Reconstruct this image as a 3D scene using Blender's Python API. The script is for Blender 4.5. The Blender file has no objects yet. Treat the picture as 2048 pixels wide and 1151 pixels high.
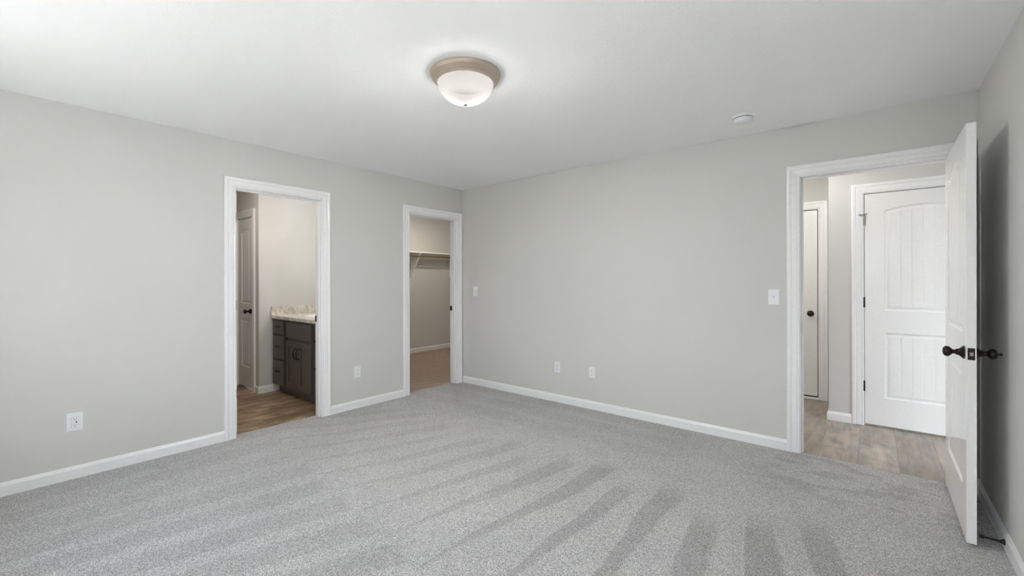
import bpy, math, random
from mathutils import Vector, Matrix
random.seed(4)
scene = bpy.context.scene
COL = scene.collection
PI = math.pi
H = 2.44            # ceiling height
W = 4.515           # bedroom width (x), the left wall is x = 0
YF = -4.28          # front wall (behind the camera), the back wall is y = 0
T = 0.115           # wall thickness

# ------------------------------------------------------------------ camera
def make_camera():
    f_px, yaw, pitch, roll, py = 867.7, math.radians(39.731), math.radians(-0.030), math.radians(-0.122), 561.5
    cd = bpy.data.cameras.new('camera')
    cam = bpy.data.objects.new('camera', cd); COL.objects.link(cam)
    fwd = Vector((-math.sin(yaw)*math.cos(pitch), math.cos(yaw)*math.cos(pitch), math.sin(pitch)))
    r = Vector((math.cos(yaw), math.sin(yaw), 0)); u = r.cross(fwd)
    r2 = math.cos(roll)*r + math.sin(roll)*u; u2 = -math.sin(roll)*r + math.cos(roll)*u
    m = Matrix((r2, u2, -fwd)).transposed().to_4x4()
    m.translation = Vector((4.0202, -3.8487, 1.2852))
    cam.matrix_world = m
    cd.sensor_fit = 'HORIZONTAL'; cd.sensor_width = 36.0
    cd.lens = 36.0*f_px/2048
    cd.shift_x = 0.0; cd.shift_y = -(575.5-py)/2048
    cd.clip_start = 0.02
    scene.camera = cam
make_camera()

# ------------------------------------------------------------------ colour management, sky
scene.view_settings.view_transform = 'Standard'
scene.view_settings.look = 'None'
scene.view_settings.exposure = 0.0
scene.view_settings.gamma = 1.0
scene.view_settings.use_curve_mapping = False
scene.cycles.use_denoising = True
scene.cycles.max_bounces = 10
scene.cycles.diffuse_bounces = 7
scene.cycles.transparent_max_bounces = 12
scene.cycles.sample_clamp_indirect = 40.0
scene.cycles.caustics_reflective = False
scene.cycles.caustics_refractive = False

SKY = 5.1
LAMP_W, HALL_W, BATH_W, CLOSET_W = 100.0, 24.0, 13.5, 53.0
HALL_FILL_W, BATH_FILL_W = 47.0, 38.0
world = bpy.data.worlds.new('sky'); scene.world = world; world.use_nodes = True
wn = world.node_tree; wn.nodes.clear()
wo = wn.nodes.new('ShaderNodeOutputWorld'); wb = wn.nodes.new('ShaderNodeBackground')
wt = wn.nodes.new('ShaderNodeTexCoord'); ws = wn.nodes.new('ShaderNodeSeparateXYZ'); wr = wn.nodes.new('ShaderNodeValToRGB')
wm = wn.nodes.new('ShaderNodeMapRange'); wm.inputs['From Min'].default_value = -1; wm.inputs['From Max'].default_value = 1
wn.links.new(wt.outputs['Generated'], ws.inputs[0]); wn.links.new(ws.outputs['Z'], wm.inputs['Value'])
wn.links.new(wm.outputs[0], wr.inputs[0]); wn.links.new(wr.outputs[0], wb.inputs['Color']); wn.links.new(wb.outputs[0], wo.inputs['Surface'])
e = wr.color_ramp.elements
e[0].position = 0.0; e[0].color = (0.11, 0.115, 0.11, 1)
e[1].position = 1.0; e[1].color = (0.72, 0.84, 1.0, 1)
k = wr.color_ramp.elements.new(0.49); k.color = (0.11, 0.115, 0.11, 1)
k = wr.color_ramp.elements.new(0.53); k.color = (0.92, 0.96, 1.0, 1)
wb.inputs['Strength'].default_value = SKY

# front wall windows (behind the camera) that let the daylight in
WINS = ((0.92, 2.12, 0.70, 2.10), (3.00, 4.42, 0.70, 2.10))     # x0, x1, z0, z1
def portal(WIN):
    ld = bpy.data.lights.new('window_daylight', 'AREA'); ld.shape = 'RECTANGLE'
    ld.size = WIN[1]-WIN[0]; ld.size_y = WIN[3]-WIN[2]; ld.cycles.is_portal = True
    o = bpy.data.objects.new('window_daylight', ld); COL.objects.link(o)
    o.location = ((WIN[0]+WIN[1])/2, YF-0.16, (WIN[2]+WIN[3])/2); o.rotation_euler = (PI/2, 0, 0)
for w_ in WINS: portal(w_)
# high sun that falls on the carpet right below the windows, out of the picture
SUN = 108.0
sl = bpy.data.lights.new('sun', 'SUN'); sl.energy = SUN; sl.angle = math.radians(0.6); sl.color = (1.0, 0.998, 0.99)
so = bpy.data.objects.new('sun', sl); COL.objects.link(so); so.location = (0, -8, 12)
so.rotation_euler = Vector((0.10, 0.25, -1.0)).to_track_quat('-Z', 'Y').to_euler()

# ------------------------------------------------------------------ node helpers
class S:
    """A node socket with arithmetic."""
    def __init__(s, nt, sock): s.nt, s.k = nt, sock
    def _m(s, op, o=None, o2=None):
        n = s.nt.nodes.new('ShaderNodeMath'); n.operation = op
        s.nt.links.new(s.k, n.inputs[0])
        for i, v in ((1, o), (2, o2)):
            if v is None: continue
            if isinstance(v, S): s.nt.links.new(v.k, n.inputs[i])
            else: n.inputs[i].default_value = v
        return S(s.nt, n.outputs[0])
    def __add__(s, o): return s._m('ADD', o)
    def __sub__(s, o): return s._m('SUBTRACT', o)
    def __mul__(s, o): return s._m('MULTIPLY', o)
    def __truediv__(s, o): return s._m('DIVIDE', o)
    def fract(s): return s._m('FRACT')
    def floor(s): return s._m('FLOOR')
    def absv(s): return s._m('ABSOLUTE')
    def mx(s, o): return s._m('MAXIMUM', o)
    def mn(s, o): return s._m('MINIMUM', o)
    def gt(s, o): return s._m('GREATER_THAN', o)
    def inv(s): return (s*-1.0) + 1.0
    def smooth(s, a, b, lo=0.0, hi=1.0):
        n = s.nt.nodes.new('ShaderNodeMapRange'); n.interpolation_type = 'SMOOTHSTEP'
        s.nt.links.new(s.k, n.inputs['Value'])
        for nm, v in (('From Min', a), ('From Max', b)):
            if isinstance(v, S): s.nt.links.new(v.k, n.inputs[nm])
            else: n.inputs[nm].default_value = v
        n.inputs['To Min'].default_value = lo; n.inputs['To Max'].default_value = hi
        return S(s.nt, n.outputs[0])

def new_mat(name):
    m = bpy.data.materials.new(name); m.use_nodes = True
    nt = m.node_tree; b = nt.nodes['Principled BSDF']
    return m, nt, b
def coords(nt):
    t = nt.nodes.new('ShaderNodeTexCoord'); return t.outputs['Object']
def xyz(nt, vec):
    n = nt.nodes.new('ShaderNodeSeparateXYZ'); nt.links.new(vec, n.inputs[0])
    return S(nt, n.outputs[0]), S(nt, n.outputs[1]), S(nt, n.outputs[2])
def comb(nt, x, y, z):
    n = nt.nodes.new('ShaderNodeCombineXYZ')
    for i, v in enumerate((x, y, z)):
        if isinstance(v, S): nt.links.new(v.k, n.inputs[i])
        else: n.inputs[i].default_value = v
    return n.outputs[0]
def noise(nt, vec, scale, detail=2.0, rough=0.5):
    n = nt.nodes.new('ShaderNodeTexNoise'); n.inputs['Scale'].default_value = scale
    n.inputs['Detail'].default_value = detail; n.inputs['Roughness'].default_value = rough
    nt.links.new(vec, n.inputs['Vector']); return S(nt, n.outputs[0])
def voronoi(nt, vec, scale, out='Distance'):
    n = nt.nodes.new('ShaderNodeTexVoronoi'); n.inputs['Scale'].default_value = scale
    nt.links.new(vec, n.inputs['Vector'])
    if out == 'Color':
        q = nt.nodes.new('ShaderNodeSeparateColor'); nt.links.new(n.outputs['Color'], q.inputs[0]); return S(nt, q.outputs[0])
    return S(nt, n.outputs['Distance'])
def bump(nt, b, h, strength, dist):
    n = nt.nodes.new('ShaderNodeBump'); n.inputs['Strength'].default_value = strength; n.inputs['Distance'].default_value = dist
    nt.links.new(h.k, n.inputs['Height']); nt.links.new(n.outputs[0], b.inputs['Normal'])
def mixc(nt, fac, a, c):
    n = nt.nodes.new('ShaderNodeMix'); n.data_type = 'RGBA'
    if isinstance(fac, S): nt.links.new(fac.k, n.inputs['Factor'])
    else: n.inputs['Factor'].default_value = fac
    for i, v in ((6, a), (7, c)):
        if isinstance(v, tuple): n.inputs[i].default_value = (*v, 1)
        else: nt.links.new(v, n.inputs[i])
    return n.outputs[2]
def scalec(nt, col, f):
    """colour * scalar socket"""
    n = nt.nodes.new('ShaderNodeMix'); n.data_type = 'RGBA'; n.blend_type = 'MULTIPLY'; n.inputs['Factor'].default_value = 1
    if isinstance(col, tuple): n.inputs[6].default_value = (*col, 1)
    else: nt.links.new(col, n.inputs[6])
    nt.links.new(comb(nt, f, f, f), n.inputs[7]); return n.outputs[2]

def plain(name, col, rough=0.5, metal=0.0, spec=0.5, tex=0.0, tscale=60.0, coat=0.0):
    m, nt, b = new_mat(name)
    b.inputs['Base Color'].default_value = (*col, 1); b.inputs['Roughness'].default_value = rough
    b.inputs['Metallic'].default_value = metal; b.inputs['Specular IOR Level'].default_value = spec
    b.inputs['Coat Weight'].default_value = coat
    v = coords(nt)
    n = noise(nt, v, tscale, 3.0)
    nt.links.new(scalec(nt, col, n.smooth(0.0, 1.0, 0.97, 1.03)), b.inputs['Base Color'])
    if tex: bump(nt, b, n, tex, 0.001)
    return m

def mat_wall():
    m, nt, b = new_mat('wall_paint')
    v = coords(nt)
    n = noise(nt, v, 140.0, 3.0, 0.6); n2 = noise(nt, v, 0.8, 2.0)
    nt.links.new(scalec(nt, (0.640, 0.637, 0.618), n2.smooth(0.2, 0.8, 0.985, 1.015)), b.inputs['Base Color'])
    b.inputs['Roughness'].default_value = 0.75; b.inputs['Specular IOR Level'].default_value = 0.25
    bump(nt, b, n, 0.10, 0.002)
    return m
def mat_ceiling():
    m, nt, b = new_mat('ceiling_texture')
    v = coords(nt)
    n = noise(nt, v, 75.0, 3.0, 0.55).smooth(0.42, 0.66)
    n3 = noise(nt, v, 30.0, 2.0, 0.5)
    b.inputs['Base Color'].default_value = (0.905, 0.912, 0.915, 1)
    b.inputs['Roughness'].default_value = 0.85; b.inputs['Specular IOR Level'].default_value = 0.15
    bump(nt, b, n*0.8 + n3*0.5, 0.22, 0.004)
    return m
def mat_carpet(name, base, marks):
    m, nt, b = new_mat(name)
    v = coords(nt); x, y, z = xyz(nt, v)
    # twisted pile: light tufts with dark gaps between them
    warp = noise(nt, v, 90.0, 2.0); warp2 = noise(nt, comb(nt, y, x, 3.0), 90.0, 2.0)
    vw = comb(nt, x + warp*0.014, y + warp2*0.014, 0.0)
    cell = voronoi(nt, vw, 215.0)
    fine = noise(nt, v, 300.0, 2.0, 0.7)
    hue = voronoi(nt, vw, 215.0, 'Color')
    tuft = cell.smooth(0.15, 0.80)                      # 0 at the tuft, 1 in the gap
    spark = fine.smooth(0.32, 0.68)
    val = (tuft*-0.70 + 1.25)*(spark*0.74 + 0.63)*(hue*0.34 + 0.83)
    broad = noise(nt, v, 1.7, 3.0, 0.6)
    val = val*broad.smooth(0.25, 0.75, 0.95, 1.05)
    pile = noise(nt, v, 7.0, 3.0, 0.6)
    if marks == 'bedroom':
        wob = (noise(nt, v, 1.6, 2.0) - 0.5)*0.10
        # strokes of the vacuum, right and rear part
        kx = (x - 2.5)*-0.22 + 0.05
        x0 = x - kx*(y + 1.8) + wob
        u = (x0 - 2.49)/0.275
        fr = u.fract(); idx = u.floor()
        yy = (y + 2.4)*0.45 + 0.06
        duty = x.smooth(3.0, 3.7)*0.5 + (x.smooth(3.0, 3.7).inv())*(yy.mx(0.03).mn(0.62))
        band = fr.smooth(0.0, 0.04)*((fr - duty).smooth(0.0, 0.09).inv())
        ends = (idx*0.618).fract()*0.35
        lim = (y + 1.22 + ends + (pile - 0.5)*0.1).smooth(0.0, 0.22).inv()
        yb = (y + 2.42) + (x - 0.9)*0.13 + (pile - 0.5)*0.05
        front = yb.smooth(-0.03, 0.03).inv()*(x.smooth(2.45, 2.62).inv())
        amp = x.smooth(1.3, 3.0, 0.5, 1.1)
        dark1 = band*lim*(front.inv())*amp
        # strokes of the vacuum, left front part
        xl = x - (y + 3.0)*((x - 1.4)*0.25 + 0.21) + wob*0.5
        fl = ((xl - 1.395)/0.29 + 0.16).fract()
        dark2 = fl.smooth(0.30, 0.44)*(fl.smooth(0.95, 1.0).inv())*front*(x.smooth(0.6, 1.2, 0.3, 0.62))
        # faint strokes along the back wall
        fb = ((y + wob)/0.30).fract()
        dark3 = fb.smooth(0.1, 0.5)*(y.smooth(-1.0, -0.8))*(x.smooth(2.6, 3.2).inv())*0.35
        # darker strip along the left wall
        rim = x.smooth(0.02, 0.16).inv()*0.25
        foot = (noise(nt, comb(nt, x*0.7, y*1.3, 0.0), 6.0, 2.0).smooth(0.50, 0.57))*(y.smooth(-1.0, -0.5))*(x.smooth(3.2, 3.6))*0.85
        d = dark1.mx(dark2).mx(dark3).mx(rim).mx(foot)
        val = val*((d*-0.22 + 1.05) + (pile - 0.5)*0.10)
    else:
        fb = ((y*0.35 - x + 0.2)/0.16).fract()
        d = fb.smooth(0.0, 0.15)*(fb.smooth(0.4, 0.6).inv())
        val = val*((d*-0.16 + 1.04) + (pile - 0.5)*0.10)
    tint = mixc(nt, hue, (base[0]*1.0, base[1]*1.0, base[2]*1.0), (base[0]*1.06, base[1]*0.995, base[2]*0.95))
    nt.links.new(scalec(nt, tint, val), b.inputs['Base Color'])
    b.inputs['Roughness'].default_value = 1.0; b.inputs['Specular IOR Level'].default_value = 0.0
    b.inputs['Sheen Weight'].default_value = 0.25; b.inputs['Sheen Roughness'].default_value = 0.6
    bump(nt, b, (tuft*-1.0 + fine*0.8), 0.75, 0.006)
    return m
def mat_wood(name, ca, cb, cc, pw):
    m, nt, b = new_mat(name)
    v = coords(nt); x, y, z = xyz(nt, v)
    pl = 1.22
    u = (x - 3.71)/pw; row = u.floor(); fu = u.fract()
    off = ((row*0.754877)+0.13).fract()*pl
    w = (y - 0.497 + off*1.0)/pl
    pid = w.floor(); fw = w.fract()
    rnd = nt.nodes.new('ShaderNodeTexWhiteNoise'); rnd.noise_dimensions = '2D'
    nt.links.new(comb(nt, row, pid, 0.0), rnd.inputs['Vector'])
    r = S(nt, rnd.outputs['Value'])
    gv = comb(nt, x*9.0 + r*20.0, y*1.1 + r*37.0, 0.0)
    g1 = noise(nt, gv, 2.2, 6.0, 0.62)
    gv2 = comb(nt, x*70.0 + r*11.0, y*3.0, 0.0)
    g2 = noise(nt, gv2, 2.0, 4.0, 0.6)
    gv3 = comb(nt, x*2.6 + r*51.0, y*1.4 + r*7.0, 0.0)
    g3 = noise(nt, gv3, 3.0, 3.0, 0.5)
    c1 = mixc(nt, r, ca, cb)
    c2 = mixc(nt, g3.smooth(0.38, 0.66), c1, cc)
    f = g1.smooth(0.25, 0.75, 0.74, 1.20)*g2.smooth(0.2, 0.8, 0.93, 1.07)
    gap = ((fu - 0.5).absv().smooth(0.493, 0.499))
    gap2 = ((fw - 0.5).absv().smooth(0.4985, 0.4997))
    gg = gap.mx(gap2)
    nt.links.new(scalec(nt, c2, f*(gg*-0.55 + 1.0)), b.inputs['Base Color'])
    b.inputs['Roughness'].default_value = 0.46; b.inputs['Specular IOR Level'].default_value = 0.4
    bump(nt, b, g2*0.3 + gg*-1.0, 0.15, 0.002)
    return m
def mat_granite():
    m, nt, b = new_mat('speckled_laminate')
    v = coords(nt); x, y, z = xyz(nt, v)
    sv = comb(nt, x*1.6 + z*0.5, y*1.6 + z*0.5, z*0.30)
    n1 = noise(nt, sv, 16.0, 6.0, 0.7); n2 = noise(nt, sv, 60.0, 4.0, 0.7)
    c = mixc(nt, n1.smooth(0.36, 0.62), (0.50, 0.46, 0.385), (0.79, 0.77, 0.71))
    c = mixc(nt, n2.smooth(0.55, 0.72), c, (0.80, 0.78, 0.72))
    c = mixc(nt, n2.smooth(0.42, 0.28), c, (0.34, 0.30, 0.24))
    nt.links.new(c, b.inputs['Base Color']); b.inputs['Roughness'].default_value = 0.3
    return m
def mat_dome(name='frosted_lamp_glass', dense=True):
    """frosted lamp glass: part clear, part translucent"""
    m, nt, b = new_mat(name)
    nt.nodes.remove(b)
    out = nt.nodes['Material Output']
    tr = nt.nodes.new('ShaderNodeBsdfTransparent'); tr.inputs['Color'].default_value = (1, 1, 1, 1)
    tl = nt.nodes.new('ShaderNodeBsdfTranslucent')
    df = nt.nodes.new('ShaderNodeBsdfGlossy'); df.inputs['Color'].default_value = (0.5, 0.5, 0.5, 1); df.inputs['Roughness'].default_value = 0.25
    v = coords(nt); n = noise(nt, v, 9.0, 4.0, 0.65)
    nt.links.new(scalec(nt, (0.0034, 0.0033, 0.0031), n.smooth(0.3, 0.7, 0.8, 1.1)), tl.inputs['Color'])   # dense milky glass
    em = nt.nodes.new('ShaderNodeEmission'); em.inputs['Color'].default_value = (1.0, 0.955, 0.90, 1); em.inputs['Strength'].default_value = 0.60
    m1 = nt.nodes.new('ShaderNodeMixShader'); m1.inputs[0].default_value = 0.0
    m2 = nt.nodes.new('ShaderNodeMixShader'); x_, y_, z_ = xyz(nt, v)
    m2.inputs[0].default_value = 0.5
    if dense: nt.links.new(z_.smooth(-0.162, -0.115, 0.62, 0.030).k, m2.inputs[0])      # made denser towards the rim to hold light off ceiling and wall tops
    ad = nt.nodes.new('ShaderNodeAddShader')
    L = nt.links.new
    L(tl.outputs[0], m1.inputs[1]); L(df.outputs[0], m1.inputs[2])
    L(m1.outputs[0], ad.inputs[0]); L(em.outputs[0], ad.inputs[1])
    L(ad.outputs[0], m2.inputs[1]); L(tr.outputs[0], m2.inputs[2]); L(m2.outputs[0], out.inputs['Surface'])
    return m
def mat_glass():
    m, nt, b = new_mat('window_glass')
    nt.nodes.remove(b); out = nt.nodes['Material Output']
    tr = nt.nodes.new('ShaderNodeBsdfTransparent'); gl = nt.nodes.new('ShaderNodeBsdfGlossy'); gl.inputs['Roughness'].default_value = 0.02
    mx = nt.nodes.new('ShaderNodeMixShader'); mx.inputs[0].default_value = 0.06
    nt.links.new(tr.outputs[0], mx.inputs[1]); nt.links.new(gl.outputs[0], mx.inputs[2]); nt.links.new(mx.outputs[0], out.inputs['Surface'])
    return m

M = dict(
    wall=mat_wall(), ceiling=mat_ceiling(),
    carpet=mat_carpet('grey_carpet', (0.642, 0.658, 0.668), 'bedroom'),
    tan=mat_carpet('tan_carpet', (0.60, 0.475, 0.355), 'closet'),
    wood=mat_wood('greige_planks', (0.300, 0.245, 0.195), (0.50, 0.43, 0.365), (0.330, 0.300, 0.272), 0.2255),
    wood2=mat_wood('brown_planks', (0.165, 0.103, 0.058), (0.500, 0.360, 0.235), (0.235, 0.155, 0.092), 0.140),
    trim=plain('white_trim_paint', (0.855, 0.86, 0.865), 0.28, 0, 0.5, 0.03, 40),
    door=plain('white_door_paint', (0.85, 0.85, 0.845), 0.17, 0, 0.5, 0.03, 50),
    plate=plain('white_plastic', (0.82, 0.83, 0.85), 0.3, 0, 0.5),
    bronze=plain('dark_bronze', (0.030, 0.026, 0.023), 0.34, 0.75, 0.5),
    slot=plain('black_slot', (0.02, 0.02, 0.02), 0.6),
    nickel=plain('brushed_nickel', (0.56, 0.47, 0.385), 0.42, 0.55, 0.5, 0.05, 30),
    hinge_nickel=plain('dull_nickel', (0.30, 0.29, 0.27), 0.4, 0.8),
    steel=plain('steel', (0.62, 0.62, 0.60), 0.28, 1.0, 0.5),
    cab=plain('charcoal_cabinet_paint', (0.098, 0.087, 0.076), 0.42, 0, 0.4, 0.04, 25),
    granite=mat_granite(), porcelain=plain('white_porcelain', (0.84, 0.83, 0.80), 0.12),
    dome=mat_dome(), shade=mat_dome('clear_shade_glass', False), socket=plain('matt_black_baffle', (0.006, 0.006, 0.006), 1.0, 0, 0.0), slotgrey=plain('grey_slot', (0.10, 0.10, 0.105), 0.6), glass=mat_glass(),
    rod=plain('brown_metal_rod', (0.20, 0.155, 0.115), 0.4, 0.3),
    shelf=plain('white_melamine', (0.87, 0.86, 0.83), 0.4),
    gasket=plain('brown_weatherstrip', (0.045, 0.034, 0.027), 0.7),
    rubber=plain('black_rubber', (0.02, 0.02, 0.02), 0.6),
)

# ------------------------------------------------------------------ mesh helpers
class MB:
    """collects faces for ONE mesh object"""
    def __init__(s): s.v, s.f = [], []
    def add(s, vs, fs):
        o = len(s.v); s.v += [tuple(p) for p in vs]; s.f += [tuple(i+o for i in f) for f in fs]; return s
    def box(s, a, b):
        x0, y0, z0 = [min(p, q) for p, q in zip(a, b)]; x1, y1, z1 = [max(p, q) for p, q in zip(a, b)]
        return s.add([(x0,y0,z0),(x1,y0,z0),(x1,y1,z0),(x0,y1,z0),(x0,y0,z1),(x1,y0,z1),(x1,y1,z1),(x0,y1,z1)],
                     [(0,3,2,1),(4,5,6,7),(0,1,5,4),(1,2,6,5),(2,3,7,6),(3,0,4,7)])
    def lathe(s, prof, n=48, mtx=None, cap=True):
        """profile of (radius, height) turned about local z"""
        vs, fs = [], []
        for r, h in prof:
            for i in range(n):
                a = 2*PI*i/n; vs.append(Vector((r*math.cos(a), r*math.sin(a), h)))
        for j in range(len(prof)-1):
            for i in range(n):
                k = (i+1) % n
                fs.append((j*n+i, j*n+k, (j+1)*n+k, (j+1)*n+i))
        if cap:
            fs.append(tuple(reversed(range(n)))); fs.append(tuple((len(prof)-1)*n+i for i in range(n)))
        if mtx is not None: vs = [mtx @ p for p in vs]
        return s.add(vs, fs)
    def tube(s, pts, r, n=12, cap=True):
        pts = [Vector(p) for p in pts]; vs, fs = [], []
        rr = r if isinstance(r, (list, tuple)) else [r]*len(pts)
        up = Vector((0.123, 0.321, 0.94)).normalized()
        for i, p in enumerate(pts):
            d = (pts[min(i+1, len(pts)-1)] - pts[max(i-1, 0)]).normalized()
            a = d.cross(up).normalized(); b = d.cross(a)
            for k in range(n):
                t = 2*PI*k/n; vs.append(p + rr[i]*(math.cos(t)*a + math.sin(t)*b))
        for i in range(len(pts)-1):
            for k in range(n):
                q = (k+1) % n; fs.append((i*n+k, (i+1)*n+k, (i+1)*n+q, i*n+q))
        if cap:
            fs.append(tuple(range(n))); fs.append(tuple(reversed([(len(pts)-1)*n+k for k in range(n)])))
        return s.add(vs, fs)
    def extrude(s, poly, a, b, fn):
        """polygon in (p,q) pushed from a to b; fn(p,q,t) gives the 3-D point"""
        n = len(poly); vs = [fn(p, q, a) for p, q in poly] + [fn(p, q, b) for p, q in poly]
        fs = [(i, (i+1) % n, n+(i+1) % n, n+i) for i in range(n)] + [tuple(reversed(range(n))), tuple(range(n, 2*n))]
        return s.add(vs, fs)
    def build(s, name, mat, parent=None, smooth=False, bevel=0.0, loc=None, rotz=None):
        me = bpy.data.meshes.new(name); me.from_pydata(s.v, [], s.f); me.validate()
        import bmesh
        bm = bmesh.new(); bm.from_mesh(me); bmesh.ops.recalc_face_normals(bm, faces=bm.faces)
        if smooth:
            for f in bm.faces: f.smooth = True
            for ed in bm.edges:
                if len(ed.link_faces) == 2 and ed.calc_face_angle(0) > math.radians(38): ed.smooth = False
        bm.to_mesh(me); bm.free()
        for mm in (mat if isinstance(mat, (list, tuple)) else [mat]): me.materials.append(mm)
        o = bpy.data.objects.new(name, me); COL.objects.link(o)
        if parent is not None: o.parent = parent
        if loc is not None: o.location = loc
        if rotz is not None: o.rotation_euler = (0, 0, rotz)
        if bevel:
            md = o.modifiers.new('bevel', 'BEVEL'); md.width = bevel; md.segments = 2; md.limit_method = 'ANGLE'; md.angle_limit = math.radians(40)
            md.harden_normals = False
        return o

def tag(o, label, cat, group=None, kind=None):
    o['label'] = label; o['category'] = cat
    if group: o['group'] = group
    if kind: o['kind'] = kind
    return o
def thing(name, label, cat, loc=(0, 0, 0), rot=(0, 0, 0), group=None, kind=None):
    o = bpy.data.objects.new(name, None); COL.objects.link(o); o.location = loc; o.rotation_euler = rot
    o.empty_display_size = 0.1
    return tag(o, label, cat, group, kind)
def struct(mb, name, mat, label, cat, **k):
    return tag(mb.build(name, mat, **k), label, cat, kind='structure')
def dup(root, loc, rotz, label, group=None):
    r = root.copy(); COL.objects.link(r); r.location = loc; r.rotation_euler = (0, 0, rotz); r['label'] = label
    if group: r['group'] = group
    for ch in list(root.children):
        c = ch.copy(); COL.objects.link(c); c.parent = r
        for g in list(ch.children):
            d = g.copy(); COL.objects.link(d); d.parent = c
    return r

# ------------------------------------------------------------------ the room shell
DB = (-2.556, -1.842)     # bathroom opening on the left wall (y)
DC = (-0.821, -0.104)     # closet opening on the left wall (y)
DH = (3.610, 4.422)       # hall opening on the back wall (x)
DZ = 2.050                # head of the openings
jt = 0.018                # jamb board thickness
def wall_x(x0, x1, y0, y1, holes):
    """wall in a plane of constant x; holes are (y0,y1,z0,z1)"""
    mb = MB(); y = y0
    for a, b, c, d in sorted(holes):
        mb.box((x0, y, 0), (x1, a, H))
        if d < H: mb.box((x0, a, d), (x1, b, H))
        if c > 0: mb.box((x0, a, 0), (x1, b, c))
        y = b
    mb.box((x0, y, 0), (x1, y1, H)); return mb
def wall_y(y0, y1, x0, x1, holes):
    mb = MB(); x = x0
    for a, b, c, d in sorted(holes):
        mb.box((x, y0, 0), (a, y1, H))
        if d < H: mb.box((a, y0, d), (b, y1, H))
        if c > 0: mb.box((a, y0, 0), (b, y1, c))
        x = b
    mb.box((x, y0, 0), (x1, y1, H)); return mb
def hole(d): return (d[0]-jt, d[1]+jt, 0, DZ+jt)

struct(wall_x(-T, 0, YF, 0, [hole(DB), hole(DC)]), 'wall_left', M['wall'], 'pale grey wall with two narrow doorways and an outlet near its left end', 'wall')
struct(wall_y(0, T, -T, W+0.12, [hole(DH)]), 'wall_back', M['wall'], 'pale grey wall with two outlets, two switches and the wide doorway', 'wall')
struct(MB().box((W, YF, 0), (W+0.12, 0, H)), 'wall_right', M['wall'], 'grey side wall behind the open white door, with its shadow', 'wall')
struct(wall_y(YF-0.12, YF, -T, W+0.12, list(WINS)), 'wall_front', M['wall'], 'grey wall with the two daylight windows, opposite the switch wall', 'wall')
struct(MB().box((-3.9, YF-0.12, H), (5.8, 3.3, H+0.1)), 'ceiling', M['ceiling'], 'white textured ceiling carrying the flush-mount lamp', 'ceiling')
struct(MB().box((-0.085, YF, -0.05), (W, 0.022, 0)), 'floor', M['carpet'], 'light grey cut-pile carpet with vacuum stripes', 'carpet')
struct(MB().box((2.0, 0.022, -0.05), (5.6, 2.2, -0.006)), 'floor_hall', M['wood'], 'greyish brown wood plank floor beyond the wide doorway', 'plank floor')
struct(MB().box((-3.9, YF-0.12, -0.05), (-0.085, -1.10, -0.006)), 'floor_bathroom', M['wood2'], 'brown wood plank floor beside the dark vanity', 'plank floor')
struct(MB().box((-2.45, -1.10, -0.05), (-0.085, 2.4, -0.003)), 'floor_closet', M['tan'], 'tan carpet seen through the closet doorway', 'carpet')

# hall beyond the back wall
HY, FY, HX = 1.122, 1.862, 3.706
DD = (3.962, 4.730)       # hall closet door opening (x)
DE = (2.752, 3.569)       # far entry door opening (x)
struct(wall_y(HY, HY+T, HX, 5.6, [hole(DD)]), 'wall_hall_near', M['wall'], 'pale hall wall around the white arched-panel door', 'wall')
struct(MB().box((HX, HY+T, 0), (HX+T, FY, H)), 'wall_hall_return', M['wall'], 'short hall wall running back from the outside corner beside the arched-panel door', 'wall')
struct(wall_y(FY, FY+T, 2.0, HX+T, [hole(DE)]), 'wall_hall_far', M['wall'], 'beige-lit far hall wall above the plain white door with bronze knob', 'wall')
struct(MB().box((1.9, T, 0), (2.0, FY+T, H)), 'wall_hall_left', M['wall'], 'end wall of the hall, hidden left of the wide doorway', 'wall')
struct(MB().box((5.6, T, 0), (5.7, HY+T, H)), 'wall_hall_right', M['wall'], 'end wall of the hall, hidden behind the open white door', 'wall')
struct(MB().box((HX+T, HY+0.8, 0), (5.6, HY+0.85, H)), 'wall_hall_closet', M['wall'], 'rear wall of the cupboard behind the arched-panel door', 'wall')
# bathroom beyond the left wall
BX, BY = -1.412, -1.872
DL = (-2.068, -1.600)     # small bathroom door opening (x) in the wall y = BY
struct(MB().box((BX-T, BY+T, 0), (BX, -1.185, H)), 'wall_bathroom_end', M['wall'], 'bright bathroom wall at the end of the dark vanity', 'wall')
struct(wall_y(BY, BY+T, -3.9, BX, [hole(DL)]), 'wall_bathroom_side', M['wall'], 'shaded bathroom wall around the white panelled door with bronze knob', 'wall')
struct(MB().box((-2.425, -1.185, 0), (-T, -1.07, H)), 'wall_bathroom_mirror', M['wall'], 'bathroom wall behind the vanity, hidden by the right door frame', 'wall')
struct(MB().box((-3.9, YF-0.12, 0), (-3.8, -1.1, H)), 'wall_bathroom_far', M['wall'], 'far bathroom wall, hidden left of the narrow doorway', 'wall')
struct(MB().box((-3.9, YF-0.12, 0), (-T, YF, H)), 'wall_bathroom_front', M['wall'], 'outer bathroom wall, hidden left of the narrow doorway', 'wall')
# closet beyond the left wall
struct(MB().box((-2.425, -1.07, 0), (-2.31, 2.4, H)), 'wall_closet_rear', M['wall'], 'closet wall with the white shelf and brackets', 'wall')
struct(MB().box((-2.31, 2.28, 0), (-T, 2.4, H)), 'wall_closet_end', M['wall'], 'end wall of the closet, hidden by the right door frame', 'wall')
struct(MB().box((-T, T, 0), (0, 2.4, H)), 'wall_closet_inner', M['wall'], 'closet wall behind the bedroom corner', 'wall')

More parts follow.
